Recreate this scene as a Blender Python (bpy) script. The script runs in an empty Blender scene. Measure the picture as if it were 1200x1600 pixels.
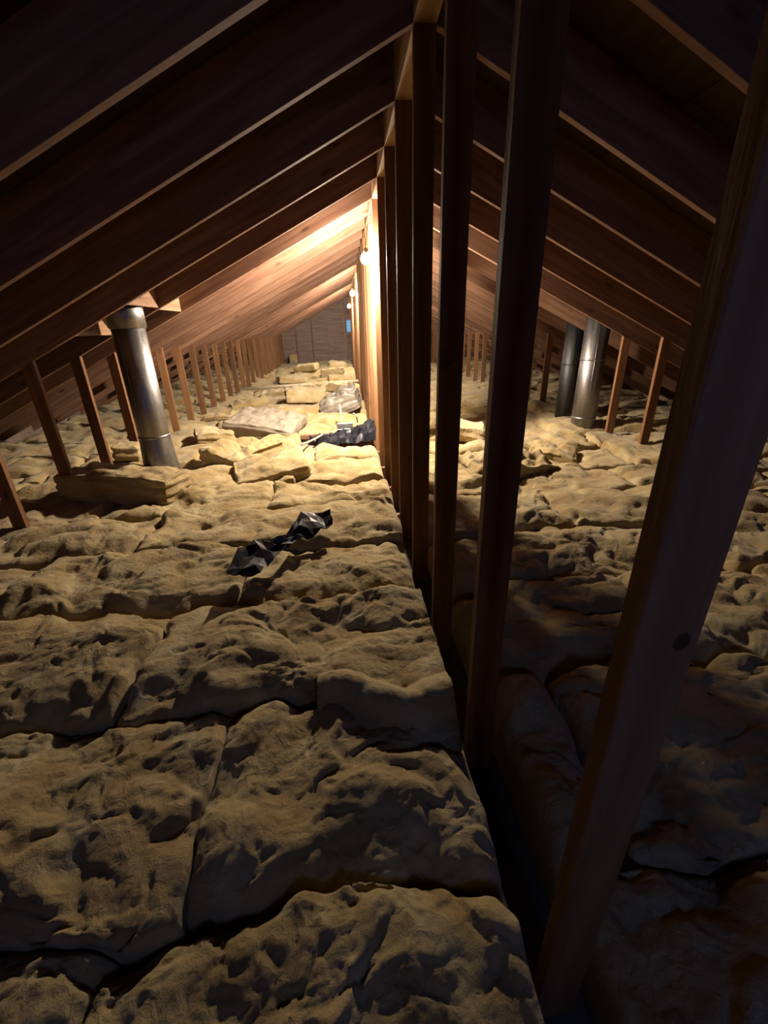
import bpy, bmesh, math
import numpy as np
from mathutils import Vector, Matrix

# ------------------------------------------------------------------ camera, world, light, exposure
S = bpy.context.scene
COL = S.collection
F_PX, PITCH, YAW, ROLL = 663.2, 0.41181, 0.0809, -0.02906
CAM = Vector((-0.39559, 0.0, 1.21164))
cp, sp = math.cos(PITCH), math.sin(PITCH)
FW = Vector((math.sin(YAW) * cp, math.cos(YAW) * cp, -sp))
RT = Vector((math.cos(YAW), -math.sin(YAW), 0))
UP = RT.cross(FW)
RT, UP = (math.cos(ROLL) * RT + math.sin(ROLL) * UP, -math.sin(ROLL) * RT + math.cos(ROLL) * UP)
cd = bpy.data.cameras.new('camera')
cd.sensor_fit = 'HORIZONTAL'
cd.sensor_width = 36.0
cd.lens = 36.0 * F_PX / 1200.0
cd.clip_start = 0.02
cam = bpy.data.objects.new('camera', cd)
COL.objects.link(cam)
cam.matrix_world = Matrix(((RT.x, UP.x, -FW.x, CAM.x), (RT.y, UP.y, -FW.y, CAM.y),
                           (RT.z, UP.z, -FW.z, CAM.z), (0, 0, 0, 1)))
S.camera = cam

W = bpy.data.worlds.new('dusk_sky')
W.use_nodes = True
W.node_tree.nodes['Background'].inputs[0].default_value = (0.22, 0.52, 1.0, 1)
W.node_tree.nodes['Background'].inputs[1].default_value = 4.0
S.world = W

BULB_STRENGTH = 15500.0
BULB_COLOR = (1.0, 0.862, 0.685)
VENT_WATTS = 7.0
vl = bpy.data.lights.new('vent_daylight', 'AREA')      # blue daylight entering the gable vent behind the camera
vl.shape = 'RECTANGLE'
vl.size, vl.size_y = 0.40, 0.48
vl.energy = VENT_WATTS
vl.color = (0.22, 0.36, 1.0)
vlo = bpy.data.objects.new('vent_daylight', vl)
COL.objects.link(vlo)
vlo.location = (0, -1.44, 1.27)
vlo.rotation_euler = (math.radians(90), 0, 0)          # shines along +Y

S.view_settings.view_transform = 'Standard'
S.view_settings.look = 'None'
S.view_settings.gamma = 1.0
S.view_settings.use_curve_mapping = False
S.view_settings.exposure = 0.0

# ------------------------------------------------------------------ dimensions (metres; insulation top is z = 0)
Y0, SP = 0.40087, 0.61           # first ridge post, framing spacing
ZR, SL = 2.3034, 0.47784         # rafter underside at the ridge, roof slope
FLOOR = -0.27
YN, YF = -1.5, 18.1              # the two gable walls
XE = 4.9                         # eaves
ANG = math.atan(SL)
KMAX = 28
rng = np.random.default_rng(7)


def raft_z(x):
    return ZR - SL * abs(x)


# ------------------------------------------------------------------ helpers
def tag(o, label=None, cat=None, group=None, kind=None):
    if label: o['label'] = label
    if cat: o['category'] = cat
    if group: o['group'] = group
    if kind: o['kind'] = kind
    return o


def link(name, me, mat=None, parent=None, loc=None, rot=None):
    o = bpy.data.objects.new(name, me)
    COL.objects.link(o)
    if mat is not None and me is not None and len(me.materials) == 0:
        me.materials.append(mat)
    if parent: o.parent = parent
    if loc is not None: o.location = loc
    if rot is not None: o.rotation_euler = rot
    return o


def empty(name, loc=(0, 0, 0), rot=(0, 0, 0)):
    o = bpy.data.objects.new(name, None)
    COL.objects.link(o)
    o.empty_display_size = 0.1
    o.location = loc
    o.rotation_euler = rot
    return o


def mesh_of(name, bm, smooth=False):
    me = bpy.data.meshes.new(name)
    bm.normal_update()
    bm.to_mesh(me)
    bm.free()
    if smooth:
        me.polygons.foreach_set('use_smooth', [True] * len(me.polygons))
    return me


def add_box(bm, x0, x1, y0, y1, z0, z1):
    vs = [bm.verts.new(p) for p in ((x0, y0, z0), (x1, y0, z0), (x1, y1, z0), (x0, y1, z0),
                                    (x0, y0, z1), (x1, y0, z1), (x1, y1, z1), (x0, y1, z1))]
    for f in ((0, 3, 2, 1), (4, 5, 6, 7), (0, 1, 5, 4), (1, 2, 6, 5), (2, 3, 7, 6), (3, 0, 4, 7)):
        bm.faces.new([vs[i] for i in f])


def box_mesh(name, x0, x1, y0, y1, z0, z1, bevel=0.0):
    bm = bmesh.new()
    add_box(bm, x0, x1, y0, y1, z0, z1)
    if bevel:
        bmesh.ops.bevel(bm, geom=bm.edges[:], offset=bevel, segments=1, affect='EDGES', profile=0.5)
    return mesh_of(name, bm)


def prism_mesh(name, pts, y0, y1, bevel=0.0):
    """pts: outline in the local XZ plane, extruded along Y"""
    bm = bmesh.new()
    a = [bm.verts.new((x, y0, z)) for x, z in pts]
    b = [bm.verts.new((x, y1, z)) for x, z in pts]
    bm.faces.new(a)
    bm.faces.new(b[::-1])
    n = len(pts)
    for i in range(n):
        j = (i + 1) % n
        bm.faces.new((a[j], a[i], b[i], b[j]))
    bmesh.ops.recalc_face_normals(bm, faces=bm.faces[:])
    if bevel:
        bmesh.ops.bevel(bm, geom=bm.edges[:], offset=bevel, segments=1, affect='EDGES', profile=0.5)
    return mesh_of(name, bm)


def lathe_mesh(name, prof, n=40, smooth=True, cap=True):
    """prof: (radius, z) from bottom to top"""
    bm = bmesh.new()
    rings = []
    for r, z in prof:
        rings.append([bm.verts.new((r * math.cos(2 * math.pi * i / n), r * math.sin(2 * math.pi * i / n), z)) for i in range(n)])
    for a, b in zip(rings[:-1], rings[1:]):
        for i in range(n):
            j = (i + 1) % n
            bm.faces.new((a[i], a[j], b[j], b[i]))
    if cap:
        bm.faces.new(rings[0][::-1])
        bm.faces.new(rings[-1])
    return mesh_of(name, bm, smooth)


def tube_mesh(name, pts, r, n=10, closed_ends=True):
    bm = bmesh.new()
    pts = [Vector(p) for p in pts]
    rings = []
    ref = Vector((0.31, 0.17, 0.93))
    for i, p in enumerate(pts):
        t = (pts[min(i + 1, len(pts) - 1)] - pts[max(i - 1, 0)]).normalized()
        u = t.cross(ref).normalized()
        v = t.cross(u).normalized()
        rr = r[i] if isinstance(r, (list, tuple)) else r
        rings.append([bm.verts.new(p + rr * (math.cos(2 * math.pi * k / n) * u + math.sin(2 * math.pi * k / n) * v)) for k in range(n)])
    for a, b in zip(rings[:-1], rings[1:]):
        for i in range(n):
            j = (i + 1) % n
            bm.faces.new((a[i], a[j], b[j], b[i]))
    bm.faces.new(rings[0])
    bm.faces.new(rings[-1][::-1])
    bmesh.ops.recalc_face_normals(bm, faces=bm.faces[:])
    return mesh_of(name, bm, True)


# ------------------------------------------------------------------ numpy noise
def _hash(ix, iy, seed):
    h = (ix.astype(np.int64) * 374761393 + iy.astype(np.int64) * 668265263 + int(seed) * 2147483647) & 0xFFFFFFFF
    h = ((h ^ (h >> 13)) * 1274126177) & 0xFFFFFFFF
    h = ((h ^ (h >> 16)) * 2246822519) & 0xFFFFFFFF
    return (h ^ (h >> 15)) & 0xFFFFFFFF


def perlin(x, y, seed=0):
    ix, iy = np.floor(x), np.floor(y)
    fx, fy = x - ix, y - iy
    u = fx * fx * fx * (fx * (fx * 6 - 15) + 10)
    v = fy * fy * fy * (fy * (fy * 6 - 15) + 10)

    def g(dx, dy):
        a = _hash(ix + dx, iy + dy, seed) * (2 * np.pi / 4294967296.0)
        return np.cos(a) * (fx - dx) + np.sin(a) * (fy - dy)
    n0 = g(0, 0) * (1 - u) + g(1, 0) * u
    n1 = g(0, 1) * (1 - u) + g(1, 1) * u
    return (n0 * (1 - v) + n1 * v) * 1.5


def fbm(x, y, seed, octs=3):
    s, a = 0, 1.0
    for o in range(octs):
        s = s + a * perlin(x * 2 ** o, y * 2 ** o, seed + o * 17)
        a *= 0.5
    return s


def worley(x, y, seed=0):
    ix, iy = np.floor(x), np.floor(y)
    f1 = np.full(x.shape, 9.0)
    f2 = np.full(x.shape, 9.0)
    for dx in (-1, 0, 1):
        for dy in (-1, 0, 1):
            cx, cy = ix + dx, iy + dy
            px = cx + 0.1 + 0.8 * _hash(cx, cy, seed) / 4294967296.0
            py = cy + 0.1 + 0.8 * _hash(cx, cy, seed + 101) / 4294967296.0
            d = (px - x) ** 2 + (py - y) ** 2
            f2 = np.minimum(f2, np.maximum(d, f1))
            f1 = np.minimum(f1, d)
    return np.sqrt(f1), np.sqrt(f2)


def puffs(x, y, seed, sx, sy, w=0.7):
    f1, f2 = worley(x / sx, y / sy, seed)
    e = np.clip((f2 - f1) / w, 0, 1)
    return 1 - (1 - e) ** 2                   # rounded pillows parted by soft creases


def wool_height(x, y, seed):
    wx = x + 0.09 * fbm(x * 3.2, y * 3.2, seed + 1, 3)
    wy = y + 0.08 * fbm(x * 3.2 + 9, y * 3.2 - 5, seed + 2, 3)
    h = 0.060 * fbm(wx * 1.9, wy * 2.4, seed + 3, 2)
    m = np.clip(0.55 + 1.1 * perlin(x * 2.1, y * 2.1, seed + 40), 0.05, 1.2)
    h += 0.030 * m * (puffs(wx, wy, seed + 4, 0.34, 0.22) - 0.7)
    wx2 = wx + 0.04 * fbm(x * 9, y * 9, seed + 8, 2)
    wy2 = wy + 0.04 * fbm(x * 9 + 3, y * 9 + 8, seed + 9, 2)
    m2 = np.clip(0.4 + 1.2 * perlin(x * 3.1 + 5, y * 3.1, seed + 41), 0.0, 1.1)
    h += 0.010 * m2 * (puffs(wx2, wy2, seed + 5, 0.13, 0.09, .85) - 0.7)
    n = fbm(wx2 * 8, wy2 * 10, seed + 6, 3)
    h += 0.010 * (0.8 - np.sqrt(n * n + 0.02)) + 0.010 * n
    # fine wrinkles where the skin is gathered
    m3 = np.clip(0.45 + 1.3 * perlin(x * 2.7 - 3, y * 2.7, seed + 42), 0.1, 1.2)
    h += 0.0085 * m3 * (0.45 - np.abs(perlin(wx2 * 19, wy2 * 27, seed + 12)))
    h += 0.0045 * m3 * (0.45 - np.abs(perlin(wx2 * 47, wy2 * 58, seed + 13)))
    h += 0.0020 * fbm(x * 48, y * 48, seed + 7, 2)
    return h


def warp(x, y):
    """slow wander of all seams, shared by neighbours"""
    f = np.clip((np.abs(x) - 0.09) / 0.25, 0, 1) * np.clip((4.8 - np.abs(x)) / .4, 0, 1) * np.clip((17.6 - y) / .5, 0, 1)
    dx = f * (0.050 * perlin(x * 1.7, y * 1.7, 701) + 0.022 * perlin(x * 6, y * 6, 702))
    dy = f * (0.070 * perlin(x * 1.5, y * 1.5, 703) + 0.028 * perlin(x * 5.5, y * 5.5, 704)) + (1 - f) * 0.03 * perlin(x * 7, y * 7, 705) * (y < 17)
    return dx, dy


# ------------------------------------------------------------------ materials
def new_mat(name):
    m = bpy.data.materials.new(name)
    m.use_nodes = True
    nt = m.node_tree
    return m, nt, nt.nodes['Principled BSDF']


def nd(nt, kind, **kw):
    n = nt.nodes.new(kind)
    for k, v in kw.items():
        setattr(n, k, v)
    return n


def ramp(nt, fac, stops):
    r = nd(nt, 'ShaderNodeValToRGB')
    els = r.color_ramp.elements
    els[0].position, els[0].color = stops[0][0], (*stops[0][1], 1)
    els[1].position, els[1].color = stops[-1][0], (*stops[-1][1], 1)
    for p, c in stops[1:-1]:
        e = els.new(p)
        e.color = (*c, 1)
    nt.links.new(fac, r.inputs[0])
    return r.outputs[0]


def wood(name, axis, dark, light, rough=0.75):
    """softwood: grain along the local axis, shifted for every object"""
    m, nt, b = new_mat(name)
    L = nt.links
    tc = nd(nt, 'ShaderNodeTexCoord')
    oi = nd(nt, 'ShaderNodeObjectInfo')
    add = nd(nt, 'ShaderNodeVectorMath', operation='ADD')
    mul = nd(nt, 'ShaderNodeMath', operation='MULTIPLY')
    mul.inputs[1].default_value = 53.0
    L.new(oi.outputs['Random'], mul.inputs[0])
    L.new(tc.outputs['Object'], add.inputs[0])
    L.new(mul.outputs[0], add.inputs[1])
    mp = nd(nt, 'ShaderNodeMapping')
    sc = [16.0, 16.0, 16.0]
    sc[axis] = 1.1
    mp.inputs['Scale'].default_value = sc
    L.new(add.outputs[0], mp.inputs['Vector'])
    n1 = nd(nt, 'ShaderNodeTexNoise')
    n1.inputs['Scale'].default_value = 1.6
    n1.inputs['Detail'].default_value = 6
    n1.inputs['Distortion'].default_value = 0.6
    L.new(mp.outputs[0], n1.inputs['Vector'])
    c = ramp(nt, n1.outputs['Fac'], [(0.3, dark), (0.52, tuple((a + q) / 2 for a, q in zip(dark, light))), (0.72, light)])
    mp2 = nd(nt, 'ShaderNodeMapping')
    sc2 = [9.0, 9.0, 9.0]
    sc2[axis] = 3.0
    mp2.inputs['Scale'].default_value = sc2
    L.new(add.outputs[0], mp2.inputs['Vector'])
    vo = nd(nt, 'ShaderNodeTexVoronoi')
    vo.inputs['Scale'].default_value = 0.8
    L.new(mp2.outputs[0], vo.inputs['Vector'])
    kr = nd(nt, 'ShaderNodeMapRange')
    kr.inputs['From Min'].default_value = 0.05
    kr.inputs['From Max'].default_value = 0.15
    kr.inputs['To Min'].default_value = 0.8
    kr.inputs['To Max'].default_value = 0.0
    L.new(vo.outputs['Distance'], kr.inputs['Value'])
    mx = nd(nt, 'ShaderNodeMix', data_type='RGBA')
    L.new(kr.outputs[0], mx.inputs['Factor'])
    L.new(c, mx.inputs['A'])
    mx.inputs['B'].default_value = (dark[0] * 0.45, dark[1] * 0.36, dark[2] * 0.3, 1)
    hs = nd(nt, 'ShaderNodeHueSaturation')
    vr = nd(nt, 'ShaderNodeMapRange')
    vr.inputs['To Min'].default_value = 0.78
    vr.inputs['To Max'].default_value = 1.15
    L.new(oi.outputs['Random'], vr.inputs['Value'])
    L.new(vr.outputs[0], hs.inputs['Value'])
    L.new(mx.outputs['Result'], hs.inputs['Color'])
    L.new(hs.outputs[0], b.inputs['Base Color'])
    b.inputs['Roughness'].default_value = rough
    b.inputs['Specular IOR Level'].default_value = 0.25
    bp = nd(nt, 'ShaderNodeBump')
    bp.inputs['Strength'].default_value = 0.25
    bp.inputs['Distance'].default_value = 0.004
    L.new(n1.outputs['Fac'], bp.inputs['Height'])
    L.new(bp.outputs[0], b.inputs['Normal'])
    return m


def wool(name, deep, mid, pale, pale_at=0.72):
    m, nt, b = new_mat(name)
    L = nt.links
    geo = nd(nt, 'ShaderNodeNewGeometry')
    n1 = nd(nt, 'ShaderNodeTexNoise')
    n1.inputs['Scale'].default_value = 5.5
    n1.inputs['Detail'].default_value = 7
    n1.inputs['Roughness'].default_value = 0.6
    L.new(geo.outputs['Position'], n1.inputs['Vector'])
    c = ramp(nt, n1.outputs['Fac'], [(0.28, deep), (0.5, mid), (pale_at, pale)])
    # scattered brown binder stains
    n2 = nd(nt, 'ShaderNodeTexNoise')
    n2.inputs['Scale'].default_value = 2.3
    n2.inputs['Detail'].default_value = 3
    L.new(geo.outputs['Position'], n2.inputs['Vector'])
    mr = nd(nt, 'ShaderNodeMapRange')
    mr.inputs['From Min'].default_value = 0.52
    mr.inputs['From Max'].default_value = 0.78
    mr.inputs['To Max'].default_value = 0.55
    L.new(n2.outputs['Fac'], mr.inputs['Value'])
    mx = nd(nt, 'ShaderNodeMix', data_type='RGBA')
    L.new(mr.outputs[0], mx.inputs['Factor'])
    L.new(c, mx.inputs['A'])
    mx.inputs['B'].default_value = (deep[0] * 0.95, deep[1] * 0.82, deep[2] * 0.75, 1)
    L.new(mx.outputs['Result'], b.inputs['Base Color'])
    b.inputs['Roughness'].default_value = 0.95
    b.inputs['Specular IOR Level'].default_value = 0.08
    b.inputs['Sheen Weight'].default_value = 0.15
    b.inputs['Sheen Roughness'].default_value = 0.6
    # matted fibres
    n3 = nd(nt, 'ShaderNodeTexNoise')
    n3.inputs['Scale'].default_value = 95
    n3.inputs['Detail'].default_value = 5
    n3.inputs['Roughness'].default_value = 0.7
    n3.inputs['Distortion'].default_value = 1.6
    L.new(geo.outputs['Position'], n3.inputs['Vector'])
    n4 = nd(nt, 'ShaderNodeTexNoise')
    n4.inputs['Scale'].default_value = 26
    n4.inputs['Detail'].default_value = 4
    n4.inputs['Distortion'].default_value = 1.0
    L.new(geo.outputs['Position'], n4.inputs['Vector'])
    am = nd(nt, 'ShaderNodeMath', operation='MULTIPLY_ADD')
    am.inputs[1].default_value = 0.35
    L.new(n3.outputs['Fac'], am.inputs[0])
    L.new(n4.outputs['Fac'], am.inputs[2])
    bp = nd(nt, 'ShaderNodeBump')
    bp.inputs['Strength'].default_value = 0.85
    bp.inputs['Distance'].default_value = 0.012
    L.new(am.outputs[0], bp.inputs['Height'])
    L.new(bp.outputs[0], b.inputs['Normal'])
    return m


def plain(name, col, rough=0.7, metal=0.0, var=0.25, scale=8.0, bump=0.1, spec=0.4):
    m, nt, b = new_mat(name)
    L = nt.links
    tc = nd(nt, 'ShaderNodeTexCoord')
    n = nd(nt, 'ShaderNodeTexNoise')
    n.inputs['Scale'].default_value = scale
    n.inputs['Detail'].default_value = 6
    L.new(tc.outputs['Object'], n.inputs['Vector'])
    c = ramp(nt, n.outputs['Fac'], [(0.3, tuple(v * (1 - var) for v in col)), (0.7, tuple(min(1, v * (1 + var)) for v in col))])
    L.new(c, b.inputs['Base Color'])
    b.inputs['Roughness'].default_value = rough
    b.inputs['Metallic'].default_value = metal
    b.inputs['Specular IOR Level'].default_value = spec
    if bump:
        bp = nd(nt, 'ShaderNodeBump')
        bp.inputs['Strength'].default_value = bump
        bp.inputs['Distance'].default_value = 0.01
        L.new(n.outputs['Fac'], bp.inputs['Height'])
        L.new(bp.outputs[0], b.inputs['Normal'])
    return m


def galvanised(name, lo, hi, r0, r1):
    m, nt, b = new_mat(name)
    L = nt.links
    tc = nd(nt, 'ShaderNodeTexCoord')
    mp = nd(nt, 'ShaderNodeMapping')
    mp.inputs['Scale'].default_value = (14, 14, 1.6)
    L.new(tc.outputs['Object'], mp.inputs['Vector'])
    n = nd(nt, 'ShaderNodeTexNoise')
    n.inputs['Scale'].default_value = 1.3
    n.inputs['Detail'].default_value = 6
    L.new(mp.outputs[0], n.inputs['Vector'])
    vo = nd(nt, 'ShaderNodeTexVoronoi')
    vo.inputs['Scale'].default_value = 60
    L.new(tc.outputs['Object'], vo.inputs['Vector'])
    mx = nd(nt, 'ShaderNodeMath', operation='MULTIPLY_ADD')
    mx.inputs[1].default_value = 0.25
    L.new(vo.outputs['Distance'], mx.inputs[0])
    L.new(n.outputs['Fac'], mx.inputs[2])
    L.new(ramp(nt, mx.outputs[0], [(0.35, lo), (0.8, hi)]), b.inputs['Base Color'])
    mr = nd(nt, 'ShaderNodeMapRange')
    mr.inputs['To Min'].default_value = r0
    mr.inputs['To Max'].default_value = r1
    L.new(mx.outputs[0], mr.inputs['Value'])
    L.new(mr.outputs[0], b.inputs['Roughness'])
    b.inputs['Metallic'].default_value = 1.0
    bp = nd(nt, 'ShaderNodeBump')
    bp.inputs['Strength'].default_value = 0.08
    bp.inputs['Distance'].default_value = 0.01
    L.new(n.outputs['Fac'], bp.inputs['Height'])
    L.new(bp.outputs[0], b.inputs['Normal'])
    return m


def glowing(name, col, strength):
    m, nt, b = new_mat(name)
    b.inputs['Base Color'].default_value = (0.9, 0.9, 0.88, 1)
    b.inputs['Emission Color'].default_value = (*col, 1)
    b.inputs['Emission Strength'].default_value = strength
    return m


M_RAFT = wood('fir_rafter', 0, (0.120, 0.054, 0.030), (0.225, 0.122, 0.074))
M_POST = wood('fir_post', 2, (0.120, 0.051, 0.020), (0.205, 0.102, 0.045))
M_BEAM = wood('fir_beam', 1, (0.22, 0.12, 0.06), (0.36, 0.23, 0.13))
M_BLOCK = wood('pine_blocking', 1, (0.17, 0.090, 0.050), (0.26, 0.150, 0.088))
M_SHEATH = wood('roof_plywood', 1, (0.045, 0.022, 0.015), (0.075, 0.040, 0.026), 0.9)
M_GABLE = wood('gable_sheathing', 0, (0.14, 0.095, 0.080), (0.24, 0.17, 0.14), 0.9)
M_GSTUD = wood('gable_stud', 2, (0.15, 0.095, 0.075), (0.25, 0.165, 0.125), 0.85)
M_WOOL = wool('yellow_glass_wool', (0.205, 0.124, 0.043), (0.305, 0.220, 0.096), (0.39, 0.318, 0.180))
M_WOOLP = wool('pale_glass_wool', (0.24, 0.165, 0.075), (0.33, 0.245, 0.125), (0.40, 0.345, 0.225))
M_PAPER = plain('grey_kraft_facing', (0.185, 0.150, 0.112), 0.7, 0, 0.2, 12, 0.35)
M_WRAP = plain('grey_plastic_wrap', (0.165, 0.138, 0.112), 0.45, 0, 0.25, 14, 0.5, 0.5)
M_GYP = plain('ceiling_board', (0.07, 0.055, 0.045), 0.9, 0, 0.15)
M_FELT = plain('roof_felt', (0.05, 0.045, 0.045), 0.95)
M_BLACK = plain('black_polythene', (0.012, 0.012, 0.016), 0.30, 0, 0.3, 20, 0.2, 0.16)
M_GALV = galvanised('galvanised_steel', (0.15, 0.14, 0.14), (0.30, 0.285, 0.28), 0.30, 0.52)
M_GALVD = galvanised('dull_galvanised_steel', (0.045, 0.045, 0.05), (0.10, 0.10, 0.105), 0.40, 0.60)
M_STEEL = plain('bright_steel', (0.36, 0.35, 0.34), 0.3, 1.0, 0.15, 20, 0.05)
M_PVC = plain('cream_pipe_plastic', (0.36, 0.30, 0.21), 0.5, 0, 0.1, 12, 0.05)
M_PORC = plain('socket_plastic', (0.70, 0.66, 0.60), 0.4, 0, 0.05)
M_CORD = plain('white_cord', (0.55, 0.52, 0.48), 0.5, 0, 0.05)
M_KNOT = plain('dark_knot', (0.05, 0.028, 0.016), 0.8, 0, 0.4, 40, 0.3)
M_VENT = plain('vent_louvre_paint', (0.06, 0.055, 0.055), 0.6, 0, 0.1)
M_BULB = glowing('lit_bulb_glass', BULB_COLOR, BULB_STRENGTH)
M_NECK = glowing('dimmed_bulb_neck', BULB_COLOR, BULB_STRENGTH * 0.04)  # neck glow cut down on purpose, to steer the bulb's light towards its crown
M_BULB_DIM = glowing('weaker_bulb_glass', BULB_COLOR, BULB_STRENGTH * 0.42)

# ------------------------------------------------------------------ setting: floor, gables, roof
fl = tag(link('floor', box_mesh('floor', -XE - .1, XE + .1, YN, YF, FLOOR - 0.02, FLOOR), M_GYP), kind='structure',
         label='grey ceiling board under the yellow insulation')
for j in (4, 5, 6, 7, 8):
    y = 0.57 + SP * j
    link('joist', box_mesh('joist', -2.2, 2.2, y - .019, y + .019, FLOOR, FLOOR + 0.14, 0.002), M_RAFT, fl)

ROOF_T = 0.235                      # rafter depth, square to the slope
TOPZ = ZR + ROOF_T / math.cos(ANG)  # rafter top at x = 0


def gable(name, y_in, out, label):
    """wall with a louvre opening, studs standing proud on the room side"""
    w = empty(name, (0, y_in, 0))
    tag(w, label, kind='structure')
    y0, y1 = (0.0, 0.02) if out > 0 else (-0.02, 0.0)
    vx, vz0, vz1 = 0.20, 1.03, 1.50
    top = lambda x: TOPZ - SL * abs(x) - 0.01
    e = XE
    link('sheathing', prism_mesh('s', [(-e, FLOOR), (-vx, FLOOR), (-vx, top(vx)), (-e, top(e))], y0, y1), M_GABLE, w)
    link('sheathing', prism_mesh('s', [(vx, FLOOR), (e, FLOOR), (e, top(e)), (vx, top(vx))], y0, y1), M_GABLE, w)
    link('sheathing', prism_mesh('s', [(-vx, FLOOR), (vx, FLOOR), (vx, vz0), (-vx, vz0)], y0, y1), M_GABLE, w)
    link('sheathing', prism_mesh('s', [(-vx, vz1), (vx, vz1), (vx, top(vx)), (0, top(0)), (-vx, top(vx))], y0, y1), M_GABLE, w)
    if out > 0:
        for i in range(-7, 8):
            x = i * 0.61 + 0.305
            if abs(x) > 4.6: continue
            h = raft_z(x) - 0.03
            s = link('stud', prism_mesh('st', [(-.019, FLOOR), (.019, FLOOR), (.019, h), (-.019, h)], -0.075, -0.001, 0.002), M_GSTUD, w, (x, 0, 0))
        link('header', box_mesh('hd', -.284, .284, -0.075, -0.001, 1.52, 1.56, 0.002), M_GSTUD, w)
        link('sill', box_mesh('sl', -.284, .284, -0.075, -0.001, 0.97, 1.01, 0.002), M_GSTUD, w)
    v = empty('gable_vent', (0, y_in, 1.265))
    bm = bmesh.new()
    for a in ((-.20, -.175, -.235, .235), (.175, .20, -.235, .235), (-.175, .175, .21, .235), (-.175, .175, -.235, -.21)):
        add_box(bm, a[0], a[1], y0 - .02 * out, y1 + .02 * out, a[2], a[3])
    link('frame', mesh_of('frame', bm), M_VENT, v)
    sm = prism_mesh('slat', [(-.175, -.004), (.175, -.004), (.175, .004), (-.175, .004)], -.026, .026)
    for i in range(8):
        link('slat', sm, M_VENT, v, (0, 0.012 * out, -0.185 + i * 0.0525), (math.radians(-44 * out), 0, 0))
    return v


tag(gable('wall_far', YF, 1, 'dark far gable wall of bare boards and studs'),
    'small louvred vent with blue daylight in the far gable wall', 'vent')
tag(gable('wall_near', YN, -1, 'dark gable wall behind the camera'),
    'louvred vent in the gable wall behind the camera', 'vent')
for n, s in (('wall_left', -1), ('wall_right', 1)):
    tag(link(n, box_mesh(n, s * XE - .01, s * XE + .01, YN, YF, FLOOR, TOPZ - SL * XE + .01), M_GABLE), kind='structure',
        label='dark low eave wall under the %s roof slope' % ('left' if s < 0 else 'right'))

ce = empty('ceiling')
tag(ce, 'dark plywood roof deck over the rafters', kind='structure')
CL = math.cos(ANG)
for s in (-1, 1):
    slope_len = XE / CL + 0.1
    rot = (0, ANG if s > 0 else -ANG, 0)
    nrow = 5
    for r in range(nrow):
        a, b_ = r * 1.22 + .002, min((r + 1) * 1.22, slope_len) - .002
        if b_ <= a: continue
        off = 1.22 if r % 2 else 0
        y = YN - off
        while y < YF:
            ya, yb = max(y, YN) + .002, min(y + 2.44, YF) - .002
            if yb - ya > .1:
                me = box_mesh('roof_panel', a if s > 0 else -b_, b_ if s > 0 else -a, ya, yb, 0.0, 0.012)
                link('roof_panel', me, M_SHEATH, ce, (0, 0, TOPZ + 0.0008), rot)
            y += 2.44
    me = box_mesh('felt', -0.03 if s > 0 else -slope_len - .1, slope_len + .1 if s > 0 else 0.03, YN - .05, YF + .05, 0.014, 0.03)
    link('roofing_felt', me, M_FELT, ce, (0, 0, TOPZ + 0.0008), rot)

# ------------------------------------------------------------------ framing: beam, posts, rafters, struts
ORD = ['nearest', 'second', 'third', 'fourth', 'fifth', 'sixth', 'seventh', 'eighth', 'ninth', 'tenth', 'eleventh', 'twelfth',
       'thirteenth', 'fourteenth', 'fifteenth', 'sixteenth', 'seventeenth', 'eighteenth', 'nineteenth', 'twentieth']


def ordn(i):
    return ORD[i] + (' nearest' if i else '')


rb = link('ridge_beam', box_mesh('ridge_beam', -.045, .045, YN + .03, YF - .08, ZR - .022, ZR + .215, 0.002), M_BEAM)
tag(rb, 'long wooden ridge beam running along the roof peak above the posts', 'beam')

post_me = box_mesh('ridge_post', -.045, .045, 0, .038, FLOOR, ZR - .022, 0.0025)
for k in range(0, KMAX):
    o = link('ridge_post', post_me, M_POST, None, (rng.normal(0, .002), Y0 + SP * k, 0), (0, 0, rng.normal(0, .012)))
    if k == 0:
        lab = 'large blurry wooden ridge post at the right edge, nearest the camera'
    elif k == 7:
        lab = 'brightly lit orange wooden ridge post just behind the nearest bulb'
    elif k < 12:
        lab = '%s wooden ridge post in the centre row, counted from the camera' % ordn(k)
    else:
        lab = '%s distant wooden ridge post in the row, counted from the far gable wall' % ORD[KMAX - 1 - k]
    tag(o, lab, 'post', 'wooden posts under the ridge')
    if k == 0:
        kb = lathe_mesh('knot', [(.012, 0), (.017, -.0015), (.0, -.002)][:2], 20)
        q = link('knot', kb, M_KNOT, o, (.020, .0, .826), (math.radians(-90), 0, 0))
        q.scale = (1.0, 1.25, 1)
        q.rotation_euler = (math.radians(90), 0, 0)
        q['label'] = 'dark oval knot'
    if k == 2:
        q = link('knot', lathe_mesh('knot', [(.009, 0), (.007, .0015)], 16), M_KNOT, o, (-.010, .0, 1.081), (math.radians(90), 0, 0))
        q['label'] = 'small dark round knot'

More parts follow.
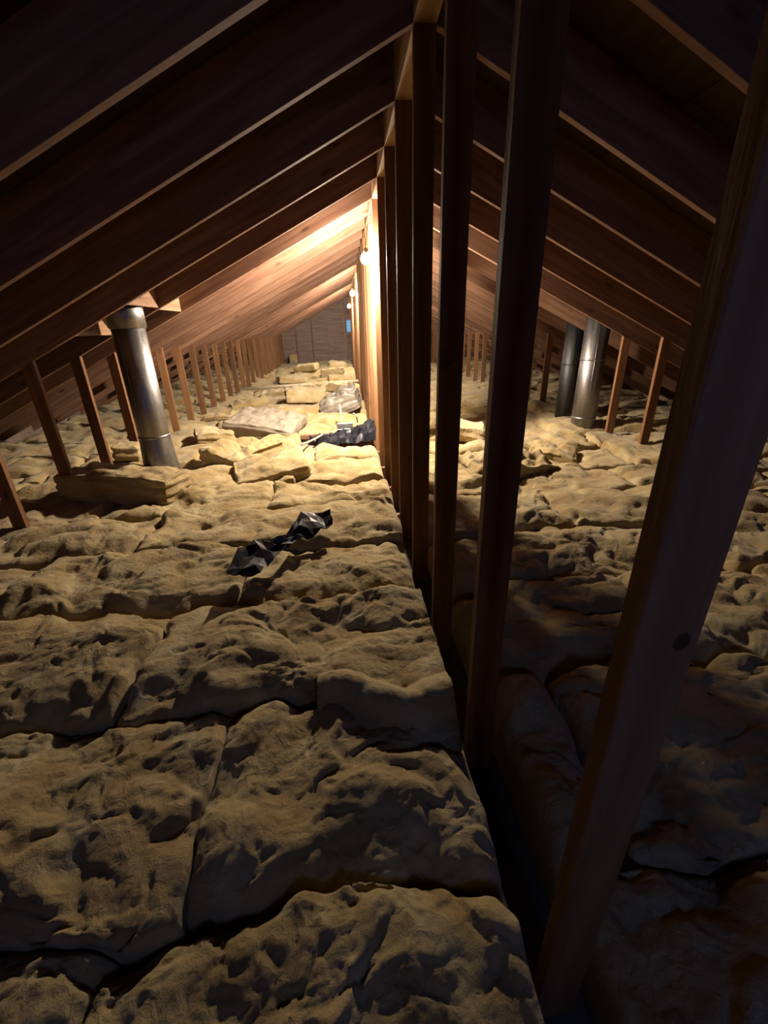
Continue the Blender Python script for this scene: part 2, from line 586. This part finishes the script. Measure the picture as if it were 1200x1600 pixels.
RL = XE / CL
pl = SL * ROOF_T                        # plumb cut offset at the ridge end
raft_me = {}
for s in (-1, 1):
    # local x runs down the slope
    x0 = 0.047 / CL
    pts = [(s * x0, 0), (s * RL, 0), (s * RL, ROOF_T), (s * (x0 - pl), ROOF_T)]
    raft_me[s] = prism_mesh('rafter', pts, 0, .038, 0.002)
SIDE = {-1: 'left', 1: 'right'}
for s in (-1, 1):
    for k in range(0, KMAX + 1):
        o = link('rafter', raft_me[s], M_RAFT, None, (0, Y0 + SP * k + rng.normal(0, .003), ZR), (0, s * ANG, 0))
        sd = SIDE[s]
        if k < 12:
            lab = '%s rafter of the %s roof slope, counted from the camera' % (ordn(k), sd)
        else:
            lab = '%s distant rafter of the %s roof slope, counted from the far gable wall' % (ORD[KMAX - k], sd)
        tag(o, lab, 'rafter', '%s roof rafters' % sd)

strut_me = {}
for s in (-1, 1):
    xc = 2.67 * s
    zi, zo = raft_z(xc - .0445) - 0, raft_z(xc + .0445)
    strut_me[s] = prism_mesh('knee_strut', [(-.0445, FLOOR), (.0445, FLOOR), (.0445, raft_z(xc + .0445) - .001), (-.0445, raft_z(xc - .0445) - .001)], 0, .038, 0.002)
for s in (-1, 1):
    for k in range(3, KMAX + 1):
        o = link('knee_strut', strut_me[s], M_POST, None, (2.67 * s + rng.normal(0, .004), Y0 + SP * k, 0), (0, 0, rng.normal(0, .02)))
        sd = SIDE[s]
        if k < 4:
            lab = 'short wooden knee strut under the %s rafters, nearest the camera' % sd
        elif k < 12:
            lab = '%s visible short wooden knee strut under the %s rafters' % (ordn(k - 4), sd)
        else:
            lab = '%s distant knee strut in the %s row, counted from the far gable wall' % (ORD[KMAX - k], sd)
        tag(o, lab, 'strut', '%s knee struts' % sd)

# ------------------------------------------------------------------ insulation batts
def in_view(x, y):
    v = Vector((x, y, 0)) - CAM
    d = v.dot(FW)
    if d < 0.1: return False
    return abs(v.dot(RT) / d) < 1.05 * 600 / F_PX + .25 and abs(v.dot(UP) / d) < 1.05 * 800 / F_PX + .3


BATTS = []                                   # (x0,x1,y0,y1,seed,zoff,edge drop)


def batt_top(x, y, b):
    x0, x1, y0, y1, seed, zo, ed = b
    h = zo + wool_height(x, y, seed)
    # round the edges over; some seams are pressed shut, others gape
    wob = 0.03 * fbm(x * 6, y * 6, seed + 30, 2)
    for d, drop, rad in ((x - x0, ed[0], .09), (x1 - x, ed[1], .09), (y - y0, ed[2], .19 if y0 < 2.2 else .11), (y1 - y, ed[3], .11)):
        t = np.clip((d + wob * (d > 0.004)) / rad, 0, 1)
        h = h - drop * (1 - np.sqrt(np.clip(1 - (1 - t) ** 2, 0, 1)))
    return h


def make_batt(b, label, group):
    x0, x1, y0, y1, seed, zo, ed = b
    cxm, cym = (x0 + x1) / 2, (y0 + y1) / 2
    nx_, ny_ = min(max(CAM.x, x0), x1), min(max(CAM.y, y0), y1)
    vis = any(in_view(x, y) for x in (x0, cxm, x1) for y in (y0, cym, y1))
    dist = math.sqrt((nx_ - CAM.x) ** 2 + (ny_ - CAM.y) ** 2 + CAM.z ** 2)
    cell = min(max(dist * 0.0050, 0.0065), 0.045) if vis else 0.05
    nx = max(6, int((x1 - x0) / cell))
    ny = max(6, int((y1 - y0) / cell))
    gx, gy = np.meshgrid(np.linspace(x0, x1, nx + 1), np.linspace(y0, y1, ny + 1))
    z = batt_top(gx, gy, (x0, x1, y0, y1, seed, zo, ed))
    wx_, wy_ = warp(gx, gy)                  # wavy outline
    px, py = gx + wx_, gy + wy_
    top = np.stack([px, py, z], -1).reshape(-1, 3)
    idx = np.arange((nx + 1) * (ny + 1)).reshape(ny + 1, nx + 1)
    quads = np.stack([idx[:-1, :-1], idx[:-1, 1:], idx[1:, 1:], idx[1:, :-1]], -1).reshape(-1, 4)
    ring = np.concatenate([idx[0, :-1], idx[:-1, -1], idx[-1, :0:-1], idx[:0:-1, 0]])
    n0 = len(top)
    low = top[ring].copy()
    low[:, 2] = FLOOR + .003
    nr = len(ring)
    r2 = np.arange(nr) + n0
    side = np.stack([ring, r2, np.roll(r2, -1), np.roll(ring, -1)], -1)
    verts = np.concatenate([top, low]) - np.array([cxm, cym, 0])
    faces = np.concatenate([quads, side])
    me = bpy.data.meshes.new('insulation_batt')
    me.vertices.add(len(verts))
    me.vertices.foreach_set('co', verts.astype(np.float32).ravel())
    me.loops.add(len(faces) * 4)
    me.loops.foreach_set('vertex_index', faces.astype(np.int32).ravel())
    me.polygons.add(len(faces))
    me.polygons.foreach_set('loop_start', np.arange(len(faces), dtype=np.int32) * 4)
    me.polygons.foreach_set('use_smooth', np.ones(len(faces), dtype=bool))
    me.update(calc_edges=True)
    o = link('insulation_batt', me, M_WOOL, None, (cxm, cym, 0))
    tag(o, label, 'insulation', group)
    BATTS.append(b)
    return o


def surf(x, y):
    wx_, wy_ = warp(np.array([float(x)]), np.array([float(y)]))
    x, y = x - float(wx_[0]), y - float(wy_[0])
    for b in BATTS:
        if b[0] <= x <= b[1] and b[2] <= y <= b[3]:
            return float(batt_top(np.array([float(x)]), np.array([float(y)]), b)[0])
    return FLOOR


# special splits (distance from the ridge outward) read off the photograph
SPLIT_L = {1: [0.87, 2.05, 3.25], 2: [1.30, 2.35, 3.5], 3: [1.02, 2.2, 3.4], 4: [1.75, 2.9]}
SPLIT_R = {1: [0.29, 1.45, 2.6], 2: [0.95, 2.2, 3.4], 3: [1.6, 2.8]}
ZADJ = {(1, -1, 0): 0.0}
nrows = int((YF - 0.57) / SP) + 1
PLACE = ['beside the posts', 'second from the posts', 'third from the posts', 'fourth from the posts', 'fifth from the posts', 'sixth from the posts']
for j in range(-1, nrows):
    ya, yb = 0.57 + SP * (j - 1), 0.57 + SP * j
    if yb > YF - .03: yb = YF - .08
    if yb - ya < .1: continue
    for s in (-1, 1):
        cuts = (SPLIT_L if s < 0 else SPLIT_R).get(j)
        if cuts is None:
            c0 = 0.55 + rng.random() * 0.75
            cuts = [c0, c0 + 1.2, c0 + 2.4]
        inner = 0.062 if s < 0 else 0.06
        xs = [inner + rng.random() * .02] + [c + 0.0 for c in cuts] + [XE - .03]
        for i in range(len(xs) - 1):
            a, b_ = xs[i], xs[i + 1]
            x0, x1 = (-b_, -a) if s < 0 else (a, b_)
            seed = int(rng.integers(1, 10 ** 6))
            zo = rng.normal(0, .018)
            if j >= 5: zo += rng.normal(0, .02)
            ed = [.02 + .10 * rng.random() ** 2.5 for _ in range(4)]
            if j <= 0: zo -= .035
            if s < 0 and j == 1 and i >= 1: zo -= .03
            # knee struts pierce the batts near the eaves; the pit row is open beside the posts
            if s < 0 and j == 8 and i == 0:
                continue
            if s < 0 and j == 8 and i == 1:
                x1 = -1.02
            gap = .003
            if j <= 3: ed[2] += .035; ed[3] += .01
            rowname = ordn(j - 1) if 1 <= j <= 20 else None
            sd = SIDE[s]
            if 1 <= j <= 14:
                lab = 'yellow insulation batt %s, %s side, %s row from the camera' % (PLACE[i], sd, rowname.replace(' nearest', ''))
            elif j < 1:
                lab = 'yellow insulation batt %s, %s side, %s' % (PLACE[i], sd, 'at the bottom edge of the picture' if j == 0 else 'right under the camera')
            else:
                lab = 'far yellow insulation batt %s, %s side, %s row from the gable wall' % (PLACE[i], sd, ORD[nrows - 1 - j])
            make_batt((x0 + gap, x1 - gap, ya + gap, yb - gap, seed, zo, ed), lab, 'yellow insulation batts on the attic floor')


# ------------------------------------------------------------------ loose cut pieces of insulation
def chunk(name, size, loc, rot, label, mat, seed=1, lay=0.012, lump=0.02, res=0.018, sag=0.0, cat='insulation'):
    """a cut block of batt: soft rounded box, layered on its sides"""
    lx, ly, lz = size
    n = [max(4, int(v / res)) for v in size]
    bm = bmesh.new()

    def face(o, u, v, nu, nv):
        g = [[bm.verts.new(o + u * (i / nu) + v * (k / nv)) for i in range(nu + 1)] for k in range(nv + 1)]
        for k in range(nv):
            for i in range(nu):
                bm.faces.new((g[k][i], g[k][i + 1], g[k + 1][i + 1], g[k + 1][i]))
    X, Y, Z = Vector((lx, 0, 0)), Vector((0, ly, 0)), Vector((0, 0, lz))
    O = Vector((-lx / 2, -ly / 2, 0))
    face(O + Z, X, Y, n[0], n[1])
    face(O + Y, X, -Y, n[0], n[1])
    face(O, X, Z, n[0], n[2])
    face(O + X + Y, -X, Z, n[0], n[2])
    face(O + X, Y, Z, n[1], n[2])
    face(O + Y, -Y, Z, n[1], n[2])
    bmesh.ops.remove_doubles(bm, verts=bm.verts[:], dist=1e-4)
    bmesh.ops.recalc_face_normals(bm, faces=bm.faces[:])
    bm.normal_update()
    P = np.array([v.co[:] for v in bm.verts])
    N = np.array([v.normal[:] for v in bm.verts])
    r = min(size) * 0.30
    c = np.array([0, 0, lz / 2])
    half = np.array([lx / 2, ly / 2, lz / 2])
    inn = np.clip(P - c, -(half - r), half - r)
    d = (P - c) - inn
    ln = np.linalg.norm(d, axis=1, keepdims=True) + 1e-9
    sharp = 0.55
    P2 = c + inn + d * (sharp * np.minimum(1, r / ln) + (1 - sharp))
    topw = np.clip(N[:, 2], 0, 1)
    sidew = 1 - np.abs(N[:, 2])
    disp = topw * lump * (1.6 * fbm(P[:, 0] * 5, P[:, 1] * 5, seed, 3) + 0.6 * (puffs(P[:, 0], P[:, 1], seed + 3, .22, .17) - .8))
    lat = P[:, 0] + P[:, 1]
    disp += sidew * lay * (1.5 * fbm(lat * 2.0, P[:, 2] * 26, seed + 5, 3))
    disp += sidew * lump * 0.7 * fbm(lat * 4, P[:, 2] * 4, seed + 9, 2)
    P3 = P2 + N * disp[:, None]
    P3[:, 2] -= sag * (P[:, 0] / lx * 2) ** 2 * (P[:, 2] / lz)
    P3[:, 2] = np.maximum(P3[:, 2], -.02)
    for v, p in zip(bm.verts, P3):
        v.co = p
    me = mesh_of(name, bm, True)
    return tag(link(name, me, mat, None, loc, rot), label, cat)


R = math.radians


def put(x, y, dz=0.0):
    return (x, y, surf(x, y) + dz)


chunk('insulation_chunk', (0.98, 0.36, 0.28), put(-2.28, 3.52, -.02), (R(-4), R(2), R(-12)),
      'long cut batt with layered side lying in front of the large flue pipe', M_WOOL, 11, .016, .02, .014, .03)
chunk('insulation_chunk', (0.24, 0.22, 0.16), put(-2.62, 4.42, .0), (0, R(4), R(8)),
      'small square insulation block behind the long cut batt, by the flue', M_WOOL, 12, .012, .012, .014)
chunk('insulation_chunk', (0.66, 0.50, 0.18), put(-1.12, 3.93, -.04), (R(10), R(-8), R(14)),
      'thick tilted batt slab with a clean pale cut end, beyond the black sheet', M_WOOL, 13, .010, .014, .014, .02)
chunk('insulation_chunk', (0.46, 0.34, 0.13), put(-1.62, 4.35, .01), (R(6), R(12), R(-24)),
      'smaller torn batt piece left of the thick tilted slab', M_WOOL, 14, .012, .03, .014)
chunk('insulation_chunk', (0.34, 0.22, 0.10), put(-1.28, 4.62, .0), (R(0), R(-8), R(30)),
      'torn scrap of batt behind the thick tilted slab', M_WOOL, 15, .012, .03, .014)
chunk('faced_batt', (0.86, 0.80, 0.20), put(-1.44, 5.62, .04), (R(4), R(8), R(-9)),
      'batt with dull grey paper facing beside the open pit', M_PAPER, 16, .008, .022, .014, .03)
chunk('insulation_chunk', (0.66, 0.46, 0.22), put(-1.05, 7.35, -.01), (R(0), R(3), R(7)),
      'blocky upturned batt behind the grey faced batt', M_WOOLP, 17, .012, .03, .02)
chunk('insulation_chunk', (0.95, 0.42, 0.12), put(-0.62, 6.05, .0), (R(3), R(0), R(3)),
      'pale batt strip lying along the far rim of the pit', M_WOOLP, 18, .02, .03, .016)
chunk('insulation_chunk', (0.60, 0.38, 0.12), put(-2.05, 7.6, .0), (R(0), R(-6), R(20)),
      'loose batt scrap near the left struts, beyond the faced batt', M_WOOL, 19, .012, .03, .02)
chunk('insulation_chunk', (0.75, 0.40, 0.15), put(-0.72, 9.0, .0), (R(0), R(2), R(-5)),
      'loose batt piece in front of the cream pipe', M_WOOLP, 20, .012, .03, .025)
chunk('insulation_chunk', (0.7, 0.5, 0.16), put(-1.7, 11.2, .0), (R(0), R(4), R(15)),
      'loose batt piece beyond the cream pipe on the left', M_WOOLP, 21, .012, .03, .03)
chunk('insulation_chunk', (0.6, 0.4, 0.18), put(-0.7, 12.4, .0), (R(0), R(-4), R(-12)),
      'loose batt piece far back near the posts', M_WOOLP, 22, .012, .03, .03)
chunk('insulation_chunk', (0.30, 0.16, 0.30), put(-2.3, 17.6, .0), (R(0), R(0), R(10)),
      'upright scrap of batt against the far gable wall', M_WOOLP, 23, .012, .03, .03)
chunk('insulation_chunk', (0.34, 0.40, 0.17), put(0.98, 4.72, .0), (R(0), R(6), R(-14)),
      'cut batt block right of the posts, seen between two posts', M_WOOLP, 24, .014, .02, .016)
chunk('insulation_chunk', (0.85, 0.40, 0.14), put(1.0, 3.55, .0), (R(6), R(2), R(10)),
      'rounded loose batt right of the posts, before the small block', M_WOOL, 25, .012, .04, .014, .03)
chunk('insulation_chunk', (0.55, 0.40, 0.13), put(1.55, 6.1, .0), (R(0), R(-3), R(-20)),
      'brownish loose batt on the far right between posts', M_WOOL, 26, .012, .04, .02)
SCRAPS = [(-2.0, 5.2, .42, .30, .13, 25, 'torn batt scrap right of the large flue pipe'),
          (-2.25, 6.6, .5, .34, .12, -18, 'torn batt scrap close to the left knee struts beyond the flue'),
          (-0.45, 8.1, .5, .3, .15, 12, 'torn batt scrap near the posts behind the wrapped bundle'),
          (-1.75, 8.7, .55, .36, .16, -8, 'torn batt scrap short of the cream pipe on its left half'),
          (-0.5, 11.0, .6, .4, .17, 6, 'torn batt scrap just past the cream pipe near the posts'),
          (-1.5, 13.6, .7, .4, .2, -15, 'torn batt scrap far down the middle of the left side'),
          (-0.6, 15.0, .6, .4, .18, 9, 'torn batt scrap near the far end of the posts'),
          (0.75, 6.6, .5, .36, .15, 20, 'torn batt scrap right of the posts, before the dull flue'),
          (1.7, 4.1, .45, .34, .11, -30, 'torn batt scrap on the right, in front of the bright flue')]
for i, (x, y, a, b_, c, rz, lab) in enumerate(SCRAPS):
    chunk('insulation_scrap', (a, b_, c), put(x, y, .0), (R(5), R(-6 if i % 2 else 7), R(rz)), lab, M_WOOLP if i % 3 == 0 else M_WOOL, 40 + i, .014, .022, .016 if y < 8 else .03, .02)
chunk('wrapped_batt', (0.62, 0.55, 0.30), put(-0.42, 6.85, -.02), (R(8), R(-22), R(-8)),
      'grey plastic wrapped insulation bundle leaning by the posts behind the pit', M_WRAP, 27, .012, .035, .018, .03)

# ------------------------------------------------------------------ curled flap of thin batt by the second post
def sheet(name, fn, nu, nv, mat, thick, smooth=True):
    bm = bmesh.new()
    g = [[bm.verts.new(fn(i / nu, k / nv)) for i in range(nu + 1)] for k in range(nv + 1)]
    for k in range(nv):
        for i in range(nu):
            bm.faces.new((g[k][i], g[k][i + 1], g[k + 1][i + 1], g[k + 1][i]))
    bmesh.ops.recalc_face_normals(bm, faces=bm.faces[:])
    me = mesh_of(name, bm, smooth)
    o = link(name, me, mat)
    md = o.modifiers.new('thickness', 'SOLIDIFY')
    md.thickness = thick
    md.offset = 0
    return o


NU, NV = 64, 60
fu, fv = np.meshgrid(np.linspace(0, 1, NU + 1), np.linspace(0, 1, NV + 1))
fx = -0.56 + 0.475 * fu
fy = 1.50 - 0.44 * fv - 0.10 * fu * fv + 0.03 * np.sin(fu * 6 + 1)
under = [b for b in BATTS if b[0] < -.3 < b[1] and b[2] < 1.5 < b[3]][0]
fz = sum(batt_top(np.minimum(fx + a, -.17), np.maximum(fy, 1.33) + b, under) for a in (-.05, 0, .05) for b in (0, .06)) / 6
fz = fz + 0.022 + 0.35 * wool_height(fx * 1.5, fy * 1.5, 555)
fe = np.maximum(0, (fv - .62) / .38)
fz += .045 * np.sin(np.minimum(1, fe * 1.25) * np.pi) - .075 * fe ** 2
fz += .020 * np.maximum(0, fu - .45) * np.sin(fu * 30 + fv * 4) * fe
fz -= .02 * np.maximum(0, 1 - fv / .15) + .02 * np.maximum(0, 1 - fu / .12)


def flap(u, v):
    i, k = round(u * NU), round(v * NV)
    return (fx[k, i], fy[k, i], fz[k, i])


tag(sheet('curled_batt', flap, 64, 60, M_WOOL, .016), 'thin curled sheet of batt folded over beside the second post', 'insulation')

# ------------------------------------------------------------------ crumpled black sheet
def unproj(px, py, z):
    v = FW + RT * ((px - 600) / F_PX) - UP * ((py - 800) / F_PX)
    t = (z - CAM.z) / v.z
    return CAM + v * t


railA = [(165, 592), (205, 495), (280, 430), (350, 425), (425, 420), (480, 355), (515, 298), (580, 296), (645, 293)]
railB = [(240, 586), (320, 597), (350, 555), (400, 505), (460, 455), (505, 425), (550, 403), (610, 388), (660, 365)]
railA = [(300 + a / 3, 700 + b / 3) for a, b in railA]
railB = [(300 + a / 3, 700 + b / 3) for a, b in railB]


def black(u, v):
    t = u * 8
    i = min(7, int(t))
    f = t - i
    A = [railA[i][q] * (1 - f) + railA[i + 1][q] * f for q in (0, 1)]
    B = [railB[i][q] * (1 - f) + railB[i + 1][q] * f for q in (0, 1)]
    pa = unproj(A[0], A[1], 0.13)
    pb = unproj(B[0], B[1], 0.085)
    p = pa.lerp(pb, v)
    a, c = np.array([u * 9.0 + .3]), np.array([v * 3.0 + .6])
    w = float(perlin(a, c, 91)[0])
    fold = abs(((u * 2.6 + v * .5) % 1.0) - .5) * 2
    return p + Vector((0.012 * w, 0, 0.045 * w + 0.030 * fold - 0.015))


tag(sheet('plastic_sheet', black, 15, 4, M_BLACK, .002, False), 'crumpled shiny black plastic sheet lying on the insulation', 'plastic sheet')

# ------------------------------------------------------------------ open pit between the joists: bag, tools, boards
def bagf(u, v):
    x = -0.86 + 0.80 * u
    y = 4.95 + 0.42 * v + .10 * u
    prof = math.sin(math.pi * min(1, max(0, v))) ** .5
    z = FLOOR + .20 + (.05 + .15 * u ** 2) * prof * 1.1 + 0.06 * abs(float(perlin(np.array([x * 9]), np.array([y * 11]), 31)[0])) \
        + 0.03 * float(perlin(np.array([x * 24]), np.array([y * 24]), 32)[0])
    x += 0.035 * float(perlin(np.array([u * 13.1]), np.array([v * 7.3]), 33)[0])
    y += 0.05 * float(perlin(np.array([u * 9.1 + 4]), np.array([v * 5.3]), 34)[0])
    taper = .35 + .65 * min(1, u * 2.2)
    y = 5.16 + (y - 5.16) * taper
    return (x, y, z)


tag(sheet('black_bag', bagf, 26, 11, M_BLACK, .003, False), 'crumpled black plastic bag in the open pit by the posts', 'bag')
tag(link('panel_offcut', box_mesh('panel_offcut', -.16, .16, -.13, .13, 0, .02, .003), M_WRAP, None, (-0.84, 5.10, FLOOR + .17), (R(10), R(-6), R(10))),
    'grey board offcut at the left end of the pit', 'board')
tag(link('wood_plank', box_mesh('wood_plank', -.32, .32, -.03, .03, 0, .05, .003), M_RAFT, None, (-0.70, 5.40, FLOOR + .20), (0, 0, R(2))),
    'brown wooden plank across the back of the pit', 'plank')
hm = empty('metal_bracket', (-0.42, 5.30, FLOOR + .33), (R(8), R(0), R(4)))
link('plate', box_mesh('plate', -.10, .10, -.05, .05, 0, .012, .003), M_STEEL, hm)
link('flange', box_mesh('flange', -.10, .10, .04, .052, .012, .05, .002), M_STEEL, hm)
tag(hm, 'shiny metal bracket lying on the black bag', 'bracket')
tag(link('wooden_stick', tube_mesh('wooden_stick', [(-.90, 4.62, .05), (-.80, 4.90, .03), (-.70, 5.18, .02)], .012), M_PVC),
    'thin pale stick poking out of the pit over the batts', 'stick')
tag(link('wooden_lath', tube_mesh('wooden_lath', [(-.46, 5.68, .02), (-.47, 5.80, .17), (-.48, 5.88, .26)], .014, 6), M_PVC),
    'short pale lath sticking up behind the black bag', 'stick')
tag(link('bent_tube', tube_mesh('bent_tube', [(-.26, 5.42, .10), (-.27, 5.46, .17), (-.29, 5.47, .20), (-.32, 5.46, .21)], .010, 8), M_STEEL),
    'small bent metal tube standing on the black bag', 'tube')

# ------------------------------------------------------------------ cream pipe across the batts
zp = max(surf(-2.5, 9.7), surf(-.1, 10.1), surf(-1.3, 9.9)) * .6 + .05
tag(link('plastic_pipe', tube_mesh('plastic_pipe', [(-2.62, 9.68, zp), (-1.6, 9.82, zp + .005), (-0.7, 9.98, zp + .01), (-.08, 10.08, zp + .02)], .038, 14), M_PVC),
    'long cream pipe lying across the insulation beyond the pit', 'pipe')

# ------------------------------------------------------------------ flues
def flue(name, x, y, r, ztop, mat, seams, label, zc=None, lean=(0, 0)):
    e = empty(name, (x, y, FLOOR))
    prof = [(r, 0.002), (r, ztop - FLOOR)]
    link('pipe', lathe_mesh('pipe', prof, 56), mat, e)
    for z in seams:
        h = z - FLOOR
        link('seam_ring', lathe_mesh('seam_ring', [(r, h - .012), (r + .005, h - .007), (r + .005, h + .007), (r, h + .012)], 56, True, False), mat, e)
    link('side_seam', tube_mesh('side_seam', [(r * math.cos(-1.9), r * math.sin(-1.9), .01), (r * math.cos(-1.9), r * math.sin(-1.9), ztop - FLOOR - .01)], .004, 6), mat, e)
    if zc:
        link('collar', lathe_mesh('collar', [(r + .001, zc - FLOOR), (r + .013, zc - FLOOR + .006), (r + .013, zc - FLOOR + .20), (r + .001, zc - FLOOR + .206)], 56, True, False), mat, e)
    return tag(e, label, 'flue pipe')


FX, FY = -2.06, 3.80
flue('flue_pipe', FX, FY, .122, 1.49, M_GALV, (0.40,), 'large shiny galvanised flue pipe on the left, rising to boxed rafters', 1.25)
link('base_cone', lathe_mesh('base_cone', [(.150, .30), (.146, .34), (.124, .66), (.122, .67)], 48, True, False), M_GALV,
     bpy.data.objects['flue_pipe'])
flue('flue_pipe', 2.50, 5.00, .135, 1.27, M_GALV, (0.13, 0.80), 'bright galvanised flue pipe on the right, in front of the dull one')
flue('flue_pipe', 2.56, 5.60, .115, 1.25, M_GALVD, (0.7,), 'dull dark flue pipe on the right, behind the bright one')

# wood blocking boxed around the big flue, running between rafters
def blocking(x, ya, yb, label):
    zb = raft_z(x) + .012
    o = link('blocking_board', box_mesh('blocking_board', -.019, .019, -(yb - ya) / 2, (yb - ya) / 2, 0, .215, .002), M_BLOCK, None, (x, (ya + yb) / 2, zb))
    tag(o, label, 'blocking')


YK = [Y0 + SP * k for k in range(KMAX + 1)]
blocking(-1.91, YK[5] + .046, YK[6] - .008, 'pale blocking board above the flue between two left rafters')
blocking(-2.32, YK[5] + .046, YK[6] - .008, 'pale blocking board below the flue between two left rafters')
blocking(-1.93, YK[6] + .046, YK[7] - .008, 'pale blocking board between rafters, one bay beyond the flue')

# ------------------------------------------------------------------ hanging bulbs
def bulb(x, y, z, label, mat):
    e = empty('hanging_bulb', (x, y, z))
    tilt = (R(47), 0, 0)                       # tilt added to throw light away from the camera and dim the foreground
    Rm = Matrix.Rotation(R(47), 3, 'X')
    r = .047
    arc = lambda t: (max(.0005, r * math.cos(t)), r * math.sin(t))
    t1 = math.radians(-6)
    link('glass_bulb', lathe_mesh('glass_bulb', [arc(-math.pi / 2 + i / 12 * (math.pi / 2 + t1)) for i in range(13)], 24, True, False), mat, e, None, tilt)
    h = link('bulb_neck', lathe_mesh('bulb_neck', [arc(t1), (r + .0005, r * math.sin(t1) + .002), (r * .99, .008), (.040, .030), (.026, .050), (.017, .062)], 24), M_NECK, e, None, tilt)
    h['label'] = 'bulb neck, glow dimmed to shape the light'
    link('socket', lathe_mesh('socket', [(.017, .0625), (.022, .066), (.022, .095), (.014, .106), (.005, .110)], 20), M_PORC, e, None, tilt)
    zt = ZR - .03 - z
    pts = [Rm @ Vector((0, 0, .10)), Rm @ Vector((0, 0, .14)), (.012, -.02, .19), (.030, .06, .27), (-x - .050, .24, zt * .72), (-x - .050, .30, zt)]
    link('cord', tube_mesh('cord', pts, .004, 8), M_CORD, e)
    return tag(e, label, 'bulb')


bulb(-.1256, 4.60, 1.80, 'nearest and brightest bare bulb hanging left of the posts', M_BULB)
bulb(-.135, 9.28, 1.82, 'second bare bulb along the posts, halfway back', M_BULB_DIM)
bulb(-.135, 12.95, 1.75, 'farthest bare bulb, above the gable vent', M_BULB_DIM)
